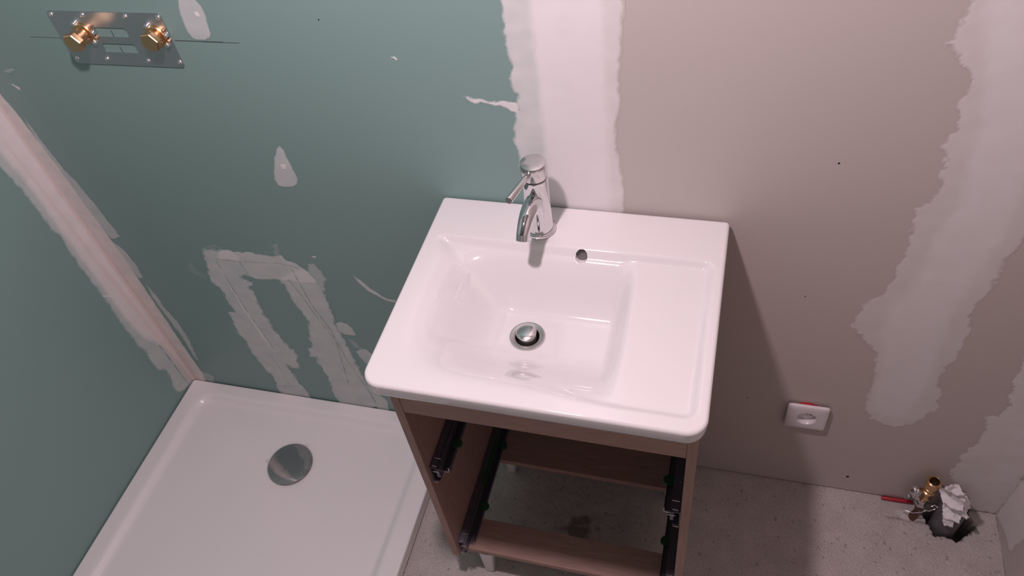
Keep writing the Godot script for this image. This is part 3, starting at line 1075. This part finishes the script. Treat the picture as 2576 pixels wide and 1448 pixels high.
func outlet(t: Node3D, at: Vector3, reach: float) -> void:
	var o := Node3D.new()
	o.name = numbered("pipe_outlet", t)
	o.position = at * S
	t.add_child(o, true)
	var ax := axis(Vector3.ZERO, Vector3.BACK)
	var b := Buf.new()
	b.lathe(ax, [Vector2(0.0195, 0), Vector2(0.0195, 0.004), Vector2(0.0180, 0.006), Vector2(0.0135, 0.007), Vector2(0.0135, reach - 0.016), Vector2(0.0150, reach - 0.015), Vector2(0.0150, reach - 0.011), Vector2(0.0, reach - 0.011)], 32)
	put("brass_collar", b, M.brass, o)
	b = Buf.new()
	b.lathe(ax, [Vector2(0.0, reach - 0.011), Vector2(0.0165, reach - 0.011), Vector2(0.0170, reach - 0.010), Vector2(0.0170, reach - 0.0015), Vector2(0.0158, reach), Vector2(0, reach)], 6, 0.35)
	put("hex_cap", b, M.brass, o)
	for a in [1.95, 0.15, -0.75]:
		b = Buf.new()
		var c := Vector3(cos(a) * 0.0205, sin(a) * 0.0205, 0.003)
		b.lathe(Transform3D(ax.basis, c), [Vector2(0.0044, -0.003), Vector2(0.0044, 0.003), Vector2(0.0034, 0.0045), Vector2(0.0014, 0.0047), Vector2(0.0012, 0.003), Vector2(0, 0.003)], 16)
		put("fixing_screw", b, M.screw, o)
		b = Buf.new()
		b.box(Vector3(cos(a + 0.35) * 0.0205, sin(a + 0.35) * 0.0205, 0.002), Vector3(0.006, 0.006, 0.005), 0.0012, Basis(Vector3.BACK, a))
		put("brass_lug", b, M.brass, o)


# ---------------------------------------------------------------- socket

func wall_socket() -> void:
	var t := thing("wall_socket", "white square power socket standing proud of its red box on grey wall", "power socket", Vector3(0.4473, 0.2848, 0))
	var b := Buf.new()
	b.lathe(axis(Vector3(0, 0.0045, 0.0002), Vector3.BACK), [Vector2(0.0335, 0), Vector2(0.0335, 0.0060), Vector2(0.0305, 0.0062), Vector2(0.0305, 0.0)], 40)
	b.box(Vector3(-0.006, 0.037, 0.0032), Vector3(0.022, 0.007, 0.006), 0.001, Basis(Vector3.BACK, 0.1))
	put("back_box", b, M.red, t).set_meta("label", "red flush box rim")
	# the plate: softly domed, with the round well let in
	b = Buf.new()
	var n := 64
	var wr := 0.0193
	var rings: Array = []
	var spec := [[1.0, 0.0062, 0], [1.0, 0.0098, 0], [0.985, 0.0112, 0], [0.95, 0.0120, 0], [0.8, 0.0130, 0], [0.62, 0.0134, 0], [0.0, 0.0135, 1], [0.0, 0.0131, 2], [0.0, 0.0005, 3]]
	for k in spec:
		var ring: Array = []
		for i in n:
			var a := TAU * i / n
			var d := Vector2(cos(a), sin(a))
			var m := pow(pow(absf(d.x), 22.0) + pow(absf(d.y), 22.0), -1.0 / 22.0)
			var q := d * m * 0.04 * float(k[0])
			var tilt := 0.0
			if k[2] > 0:
				q = d * (wr + 0.0006 if k[2] == 1 else wr if k[2] == 2 else wr * 0.97)
			ring.append(Vector3(q.x, q.y, k[1]))
		rings.append(ring)
	for k in rings.size() - 1:
		for i in n:
			var j := (i + 1) % n
			var mid: Vector3 = (rings[k][i] + rings[k + 1][j]) * 0.5
			var hint := Vector3(mid.x, mid.y, 0.02) if k < 2 else (Vector3.BACK if k < 6 else Vector3(-mid.x, -mid.y, 0.001))
			b.quad(rings[k][i], rings[k][j], rings[k + 1][j], rings[k + 1][i], hint, 1 if k < 6 else 2)
	put("cover_plate", b, M.plastic, t)
	b = Buf.new()
	b.lathe(axis(Vector3(0, 0, 0.0008), Vector3.BACK), [Vector2(wr, 0), Vector2(0, 0)], 32)
	put("socket_well", b, M.plastic, t)
	b = Buf.new()
	b.lathe(axis(Vector3(0.0003, 0.0115, 0.0008), Vector3.BACK), [Vector2(0.0023, 0), Vector2(0.0023, 0.009), Vector2(0.0014, 0.0105), Vector2(0, 0.0107)], 16)
	put("earth_pin", b, M.screw, t)
	for s in [-1.0, 1.0]:
		b = Buf.new()
		b.lathe(axis(Vector3(s * 0.0092, 0.0, 0.0007), Vector3.BACK), [Vector2(0.0024, 0), Vector2(0.0024, 0.0004), Vector2(0, 0.0005)], 16)
		put("pin_hole", b, M.dark, t)


# ---------------------------------------------------------------- pipes in the corner

func corner_pipes() -> void:
	# water feed: copper pipe from the floor, stop valve and brass outlet held to the wall
	var t := thing("stop_valve", "small brass and chrome stop valve on a brown copper pipe by the wall", "valve", Vector3(0.7142, 0, 0.0385))
	var b := Buf.new()
	b.tube([Vector3(0, -0.01, 0), Vector3(0, 0.01, 0), Vector3(0.0015, 0.048, -0.002), Vector3(0.003, 0.062, -0.004)], [0.0086, 0.0082, 0.0082, 0.0082], 20)
	put("copper_pipe", b, M.copper, t)
	b = Buf.new()
	b.lathe(axis(Vector3(0.003, 0.056, -0.004), Vector3.UP), [Vector2(0, -0.004), Vector2(0.0105, -0.004), Vector2(0.0115, -0.002), Vector2(0.0115, 0.006), Vector2(0.009, 0.009), Vector2(0.009, 0.020), Vector2(0, 0.021)], 6, 0.3)
	b.tube([Vector3(0.0, 0.069, -0.005), Vector3(0.010, 0.070, -0.010)], [0.0065, 0.0065], 16)
	b.tube([Vector3(0.004, 0.070, -0.004), Vector3(-0.012, 0.073, -0.008)], [0.0055, 0.0055], 16)
	put("valve_body", b, M.chrome_satin, t)
	b = Buf.new()
	var up := axis(Vector3(0.0085, 0.070, -0.010), Vector3.UP)
	b.lathe(up, [Vector2(0.0, -0.012), Vector2(0.0050, -0.012), Vector2(0.0050, 0.004), Vector2(0.0100, 0.005), Vector2(0.0100, 0.010), Vector2(0.0078, 0.012), Vector2(0.0078, 0.026), Vector2(0.0112, 0.027), Vector2(0.0125, 0.030), Vector2(0.0125, 0.034), Vector2(0.0095, 0.036), Vector2(0.0095, 0.039), Vector2(0.0122, 0.041), Vector2(0.0128, 0.044), Vector2(0.0125, 0.048), Vector2(0.0096, 0.050), Vector2(0.0096, 0.053), Vector2(0.0145, 0.055), Vector2(0.0156, 0.060), Vector2(0.0156, 0.068), Vector2(0.0140, 0.074), Vector2(0.0112, 0.076), Vector2(0.0100, 0.075), Vector2(0.0090, 0.055)], 28)
	put("brass_outlet", b, M.brass, t)
	b = Buf.new()
	b.lathe(up, [Vector2(0.0092, 0.057), Vector2(0.0, 0.057)], 20)
	put("outlet_bore", b, M.dark, t)
	b = Buf.new()
	var left := axis(Vector3(-0.0140, 0.079, -0.009), Vector3(-0.12, 1, 0.1))
	b.lathe(left, [Vector2(0.0, -0.006), Vector2(0.0055, -0.006), Vector2(0.0055, 0.010), Vector2(0.0132, 0.021), Vector2(0.0140, 0.0245), Vector2(0.0126, 0.0295), Vector2(0.0080, 0.0335), Vector2(0, 0.0345)], 28)
	put("chrome_handle", b, M.chrome, t)
	b = Buf.new()
	b.tube([Vector3(-0.030, 0.030, 0.001), Vector3(-0.020, 0.029, 0.004), Vector3(-0.008, 0.034, 0.010), Vector3(0.006, 0.045, 0.011), Vector3(0.014, 0.050, 0.008)], [0.0012, 0.0012, 0.0012, 0.0012, 0.0012], 8)
	b.tube([Vector3(0.010, 0.045, 0.004), Vector3(0.022, 0.043, 0.004), Vector3(0.033, 0.048, 0.0), Vector3(0.036, 0.056, -0.002), Vector3(0.030, 0.060, -0.003), Vector3(0.024, 0.056, 0.0)], [0.0016, 0.0018, 0.0018, 0.0018, 0.0018, 0.0016], 8)
	put("wire_clip", b, M.runner_bright, t)
	b = Buf.new()
	b.box(Vector3(0.0, 0.046, -0.022), Vector3(0.048, 0.020, 0.0018), 0.0006)
	b.box(Vector3(0.0, 0.046, -0.032), Vector3(0.008, 0.012, 0.016), 0.0006)
	for s in [-0.017, 0.022]:
		b.lathe(axis(Vector3(s, 0.048, -0.021), Vector3.BACK), [Vector2(0.0055, 0), Vector2(0.0050, 0.003), Vector2(0.002, 0.0045), Vector2(0, 0.0045)], 12)
	put("wall_bracket", b, M.steel, t)

	# red plastic sleeve lying along the foot of the wall
	t = thing("red_sleeve", "short red plastic sleeve lying along the foot of the wall", "plastic tube", Vector3(0.6515, 0.0042, 0.0065))
	b = Buf.new()
	b.tube([Vector3(0, 0, 0), Vector3(0.002, 0.0001, 0), Vector3(0.03, 0.0012, 0.0003), Vector3(0.0625, 0.003, 0.0006), Vector3(0.0645, 0.0031, 0.0006)], [0.0034, 0.0042, 0.0044, 0.0044, 0.0036], 16)
	put("sleeve", b, M.red, t)

	# the grey drain pipe in its broken-out hole
	t = thing("drain_pipe", "dark grey upright drain pipe in a broken hole in the floor", "pipe", Vector3(0.7775, -0.075, 0.0420))
	b = Buf.new()
	b.lathe(Transform3D(), [Vector2(0.0240, 0.02), Vector2(0.0240, 0.160), Vector2(0.0250, 0.162), Vector2(0.0268, 0.162), Vector2(0.0272, 0.160), Vector2(0.0272, 0.0), Vector2(0.0240, 0.0)], 48)
	put("pipe_wall", b, M.pvc, t)
	paper_wad()


func paper_wad() -> void:
	var t := thing("paper_wad", "crumpled white paper stuffed into the grey drain pipe", "crumpled paper", Vector3(0.7775, 0.0, 0.0420))
	# a torn sheet that hangs over the pipe's front and is pushed into its mouth
	var poly: PackedVector2Array = P.paper
	var b := Buf.new()
	var lo := Vector2(1e9, 1e9)
	var hi := -lo
	for q in poly:
		lo = lo.min(q)
		hi = hi.max(q)
	var step := 0.0018
	var nx := int((hi.x - lo.x) / step) + 2
	var ny := int((hi.y - lo.y) / step) + 2
	var grid: Array = []
	var inside: Array = []
	for j in ny:
		for i in nx:
			var p := lo + Vector2(i, j) * step
			inside.append(sd_poly(p, poly) > -step * 0.6)
			var q := p / S
			var x := q.x - 0.7775
			var z := sqrt(maxf(0.0285 * 0.0285 - x * x * 0.5, 0.0002)) + 0.003
			# creases: folded ridges rather than waves
			var f := absf(noise_b.get_noise_2d(q.x * 17.0 + 3.0, q.y * 13.0)) + 0.2 * absf(noise_b.get_noise_2d(q.x * 48.0 + 5.0, q.y * 40.0))
			z += 0.026 * (0.35 - f)
			grid.append(Vector3(x, q.y, maxf(z, 0.004)))
	var back := Vector3(0, 0, -0.0012)
	for j in ny - 1:
		for i in nx - 1:
			var a := j * nx + i
			if inside[a] and inside[a + 1] and inside[a + nx] and inside[a + nx + 1]:
				b.quad(grid[a], grid[a + 1], grid[a + nx + 1], grid[a + nx], Vector3.BACK, 1)
				b.quad(grid[a] + back, grid[a + 1] + back, grid[a + nx + 1] + back, grid[a + nx] + back, Vector3.FORWARD, 2)
	put("paper_sheet", b, M.paper, t)
	# the bunched part that plugs the mouth
	b = Buf.new()
	var rows: Array = []
	for j in 21:
		var row: Array = []
		for i in 36:
			var a := TAU * i / 36.0
			var e := PI * j / 20.0
			var d := Vector3(sin(e) * cos(a), cos(e), sin(e) * sin(a))
			var k := 1.0 + 0.45 * (0.42 - absf(noise_a.get_noise_3d(d.x * 1.5, d.y * 1.5, d.z * 1.5)) * 1.5)
			row.append(Vector3(d.x * 0.0215 * k, 0.0975 + d.y * 0.017 * k, d.z * 0.0215 * k + 0.001))
		rows.append(row)
	for j in 20:
		for i in 36:
			var m := (i + 1) % 36
			b.quad(rows[j][i], rows[j][m], rows[j + 1][m], rows[j + 1][i], rows[j][i] + rows[j + 1][m] - Vector3(0, 0.195, 0.002), -1)
	put("paper_bunch", b, M.paper, t)


# ---------------------------------------------------------------- outlines of the filler on the boards, in millimetres

func outlines() -> void:
	P.joint_wide = pts([-88, 2000, -95, 2000, -98, 1221, -100, 1207, -102, 1195, -104, 1188, -100, 1181, -101, 1169, -97, 1159, -98, 1142, -96, 1135, -95, 1130, -100, 1119, -103, 1109, -100, 1096, -96, 1085, -91, 1080, -95, 1064, -95, 1053, -100, 1041, -106, 1012, -107, 994, -109, 982, -105, 973, -105, 955, -104, 920, -104, 880, -105, 846, -106, 817, 76, 831, 77, 849, 79, 873, 78, 895, 74, 936, 69, 975, 65, 995, 67, 1030, 73, 1063, 73, 1094, 72, 1120, 74, 1142, 76, 1166, 76, 1187, 78, 1209, 79, 1231, 76, 2000, 76, 2000])
	P.joint_core = pts([-53, 2000, -58, 2000, -60, 1196, -59, 1161, -58, 1124, -59, 1071, -59, 1015, -59, 955, -61, 844, 59, 836, 58, 935, 57, 1023, 57, 1104, 57, 1177, 57, 2000, 58, 2000])
	P.joint_spur = pts([-185, 1071, -165, 1068, -146, 1066, -129, 1064, -118, 1064, -93, 1062, -95, 1041, -104, 1046, -113, 1053, -123, 1056, -137, 1057, -154, 1060, -169, 1059, -175, 1064])
	P.arch_left = pts([-894, 617, -868, 622, -847, 623, -830, 626, -805, 623, -803, 588, -799, 542, -824, 539, -824, 527, -813, 524, -804, 521, -788, 528, -807, 510, -817, 495, -810, 473, -815, 439, -820, 405, -811, 382, -812, 352, -805, 313, -792, 268, -783, 264, -782, 240, -798, 178, -820, 170, -830, 185, -826, 154, -823, 107, -816, 82, -808, 43, -813, 10, -870, 9, -910, 30, -907, 72, -902, 131, -912, 140, -918, 185, -926, 223, -921, 255, -926, 278, -931, 319, -927, 376, -922, 392, -902, 395, -908, 433, -903, 467, -908, 480, -915, 499, -922, 507, -913, 542, -901, 585, -903, 589])
	P.arch_top = pts([-849, 619, -818, 623, -785, 624, -758, 627, -741, 622, -709, 622, -687, 629, -680, 614, -662, 610, -645, 597, -635, 579, -628, 568, -620, 548, -649, 539, -687, 542, -720, 541, -751, 537, -788, 536, -800, 541, -807, 588, -831, 592, -864, 586])
	P.arch_right = pts([-727, 539, -672, 582, -647, 590, -635, 579, -626, 560, -619, 544, -614, 519, -615, 497, -618, 460, -618, 423, -624, 398, -621, 369, -616, 330, -614, 289, -612, 247, -607, 187, -605, 142, -603, 40, -660, 25, -725, 27, -729, 76, -723, 143, -724, 200, -732, 221, -724, 244, -745, 245, -738, 274, -724, 287, -720, 319, -711, 361, -697, 394, -699, 413, -707, 440, -716, 461, -711, 494, -714, 507, -716, 528])
	P.arch_knob = pts([-626, 610, -608, 613, -598, 589, -595, 563, -602, 555, -614, 514, -622, 543, -626, 564, -635, 579])
	P.arch_side = pts([-607, 187, -597, 144, -584, 112, -567, 86, -573, 22, -606, 26, -607, 136])
	P.blob_upper = pts([-622, 401, -605, 412, -590, 407, -580, 389, -577, 365, -590, 360, -610, 361, -623, 373])
	P.blob_smear = pts([-612, 348, -592, 342, -577, 310, -594, 309])
	P.blob_lower = pts([-601, 297, -569, 314, -551, 292, -562, 236, -584, 248, -592, 267])
	P.swipe = pts([-522, 595, -514, 579, -498, 559, -479, 539, -459, 523, -435, 518, -440, 504, -464, 515, -488, 529, -507, 549, -520, 568])
	P.smear_a = pts([-694, 664, -678, 670, -686, 627, -704, 625])
	P.smear_b = pts([-609, 639, -602, 637, -595, 636, -600, 630, -607, 630])
	P.smear_c = pts([-950, 580, -941, 575, -945, 537, -926, 533, -926, 518, -969, 516, -965, 543])
	P.smear_d = pts([-887, 631, -855, 642, -825, 636, -830, 629, -860, 626, -890, 622])
	P.ridge = pts([-874, 576, -870, 557, -865, 450, -860, 393, -854, 318, -840, 239, -850, 236, -864, 311, -872, 391, -874, 453, -876, 560])
	P.groove_a = pts([-871, 583, -870, 526, -864, 402, -844, 238, -841, 237])
	P.groove_b = pts([-870, 229, -861, 164, -861, 55])
	P.groove_c = pts([-696, 545, -683, 499, -664, 405, -643, 329, -663, 145])
	P.groove_d = pts([-674, 582, -666, 470, -643, 365, -637, 258, -613, 128, -604, 55])
	P.groove_e = pts([-869, 589, -819, 590, -701, 599, -657, 591])
	P.groove_f = pts([-807, 588, -802, 567, -799, 542])
	P.groove_g = pts([-913, 68, -829, 91])
	P.corner_back = pts([-1181, 2000, -1170, 1029, -1160, 973, -1156, 905, -1150, 808, -1148, 715, -1143, 618, -1140, 510, -1143, 381, -1145, 239, -1145, 72, -1156, 24, -1193, 24, -1193, 2000])
	P.corner_back_tan = pts([-1193, 2000, -1193, 970, -1186, 744, -1174, 487, -1168, 183, -1166, 49, -1184, 10, -1193, -9, -1193, -9, -1193, 2000])
	P.sliver_a = pts([-1149, 974, -1146, 911, -1138, 827, -1130, 803, -1120, 751, -1114, 690, -1108, 630, -1139, 617, -1153, 657, -1153, 727, -1154, 794, -1160, 875, -1156, 940])
	P.sliver_b = pts([-1143, 613, -1125, 586, -1118, 540, -1123, 489, -1137, 482, -1142, 521, -1148, 579])
	P.sliver_c = pts([-1131, 469, -1120, 415, -1120, 362, -1108, 318, -1111, 240, -1127, 140, -1135, 154, -1129, 246, -1133, 322, -1137, 395])
	P.sliver_foot = pts([-1151, 97, -1110, 73, -1125, 30, -1181, 17])
	P.corner_left = pts([0, 2000, 0, 951, 0, 758, 0, 557, 0, 266, 0, 38, 0, 37, 9, 121, 26, 231, 54, 292, 64, 379, 63, 474, 62, 562, 61, 645, 62, 711, 60, 777, 59, 846, 66, 918, 73, 2000])
	P.corner_left_outer = pts([0, 2000, 0, 951, 0, 758, 0, 557, 0, 266, 0, 38, 0, 28, 63, 57, 73, 89, 62, 118, 56, 153, 76, 185, 78, 224, 73, 257, 80, 305, 79, 351, 78, 422, 74, 495, 76, 546, 75, 599, 73, 650, 67, 693, 75, 706, 77, 725, 76, 758, 76, 785, 75, 829, 79, 857, 84, 898, 90, 1009])
	P.corner_left_tan = pts([25, 246, 23, 228, 25, 49, -1, 38, 5, 185, 13, 391, 26, 603, 31, 791, 38, 949, 45, 942, 41, 780, 40, 587, 30, 370])
	P.corner_line = pts([27, 233, 26, 138, 24, 45])
	P.corner_tick = pts([74, 492, 50, 465, 53, 461, 75, 487])
	P.drop_upper = pts([-646, 1242, -618, 1243, -616, 1231, -612, 1220, -611, 1205, -614, 1185, -616, 1171, -622, 1163, -635, 1158, -646, 1158, -657, 1161, -662, 1172, -661, 1188, -660, 1204, -656, 1219])
	P.drop_upper_dot = pts([-630, 1211, -624, 1211, -621, 1207, -621, 1201, -628, 1200, -632, 1204])
	P.drop_lower = pts([-583, 930, -573, 940, -568, 931, -567, 913, -564, 879, -563, 859, -569, 845, -583, 836, -600, 833, -613, 836, -617, 854, -606, 885, -595, 910])
	P.drop_lower_dot = pts([-589, 893, -581, 896, -576, 890, -581, 880, -590, 882])
	P.mark_a = pts([-1123, 1050, -1117, 1048, -1108, 1038, -1112, 1031, -1118, 1035, -1124, 1043])
	P.mark_b = pts([-300, 1140, -291, 1141, -287, 1137, -290, 1133, -295, 1136])
	P.mark_c = pts([-1125, 1077, -1092, 1083, -1093, 1076, -1119, 1072])
	P.band_outer = pts([518, 2000, 520, 1252, 516, 1236, 511, 1217, 509, 1206, 505, 1193, 512, 1182, 524, 1171, 532, 1160, 545, 1149, 551, 1139, 553, 1122, 548, 1116, 544, 1099, 540, 1091, 554, 1072, 556, 1056, 546, 1050, 543, 1023, 552, 1007, 554, 985, 559, 950, 558, 928, 553, 913, 536, 907, 542, 885, 542, 852, 547, 832, 547, 804, 543, 781, 542, 744, 541, 716, 531, 698, 516, 684, 509, 658, 507, 631, 500, 613, 508, 596, 521, 585, 537, 561, 558, 537, 569, 476, 575, 415, 573, 360, 585, 329, 617, 302, 648, 293, 673, 312, 693, 346, 707, 389, 698, 435, 681, 467, 683, 512, 693, 538, 693, 584, 694, 624, 691, 644, 680, 671, 684, 700, 693, 718, 694, 745, 695, 782, 695, 817, 701, 845, 705, 872, 698, 916, 694, 997, 679, 1080, 630, 1254, 624, 2000])
	P.band_inner = pts([525, 2000, 529, 1228, 557, 1145, 577, 1063, 583, 987, 591, 916, 575, 863, 575, 793, 570, 717, 548, 664, 548, 595, 566, 534, 575, 467, 577, 405, 582, 356, 613, 319, 664, 327, 680, 461, 666, 555, 664, 652, 665, 701, 674, 779, 683, 863, 679, 950, 658, 1079, 617, 1254, 612, 2000])
	P.corner_right = pts([795, 590, 808, 494, 815, 447, 826, 424, 823, 406, 817, 380, 793, 374, 809, 330, 808, 306, 814, 279, 802, 263, 798, 244, 795, 223, 799, 198, 795, 178, 791, 158, 799, 133, 813, 115, 829, 92, 850, 65, 874, 7, 929, 1, 931, 89, 929, 199, 908, 340, 880, 503, 845, 600])
	P.right_plaster = pts([0, 0, 51, 27, 103, 38, 109, 50, 117, 121, 155, 383, 27, 516, 0, 474, 0, 353, 0, 187])
	P.paper = pts([764, 198, 771, 211, 787, 210, 803, 195, 807, 175, 811, 153, 812, 135, 833, 115, 823, 97, 814, 72, 813, 48, 815, 28, 804, 44, 792, 69, 784, 105, 783, 120, 767, 149, 765, 172])
	P.pit = pts([774, 22, 783, 48, 791, 59, 793, 75, 822, 74, 838, 82, 860, 65, 881, 41, 872, 28, 871, 15, 863, 0, 826, -3])
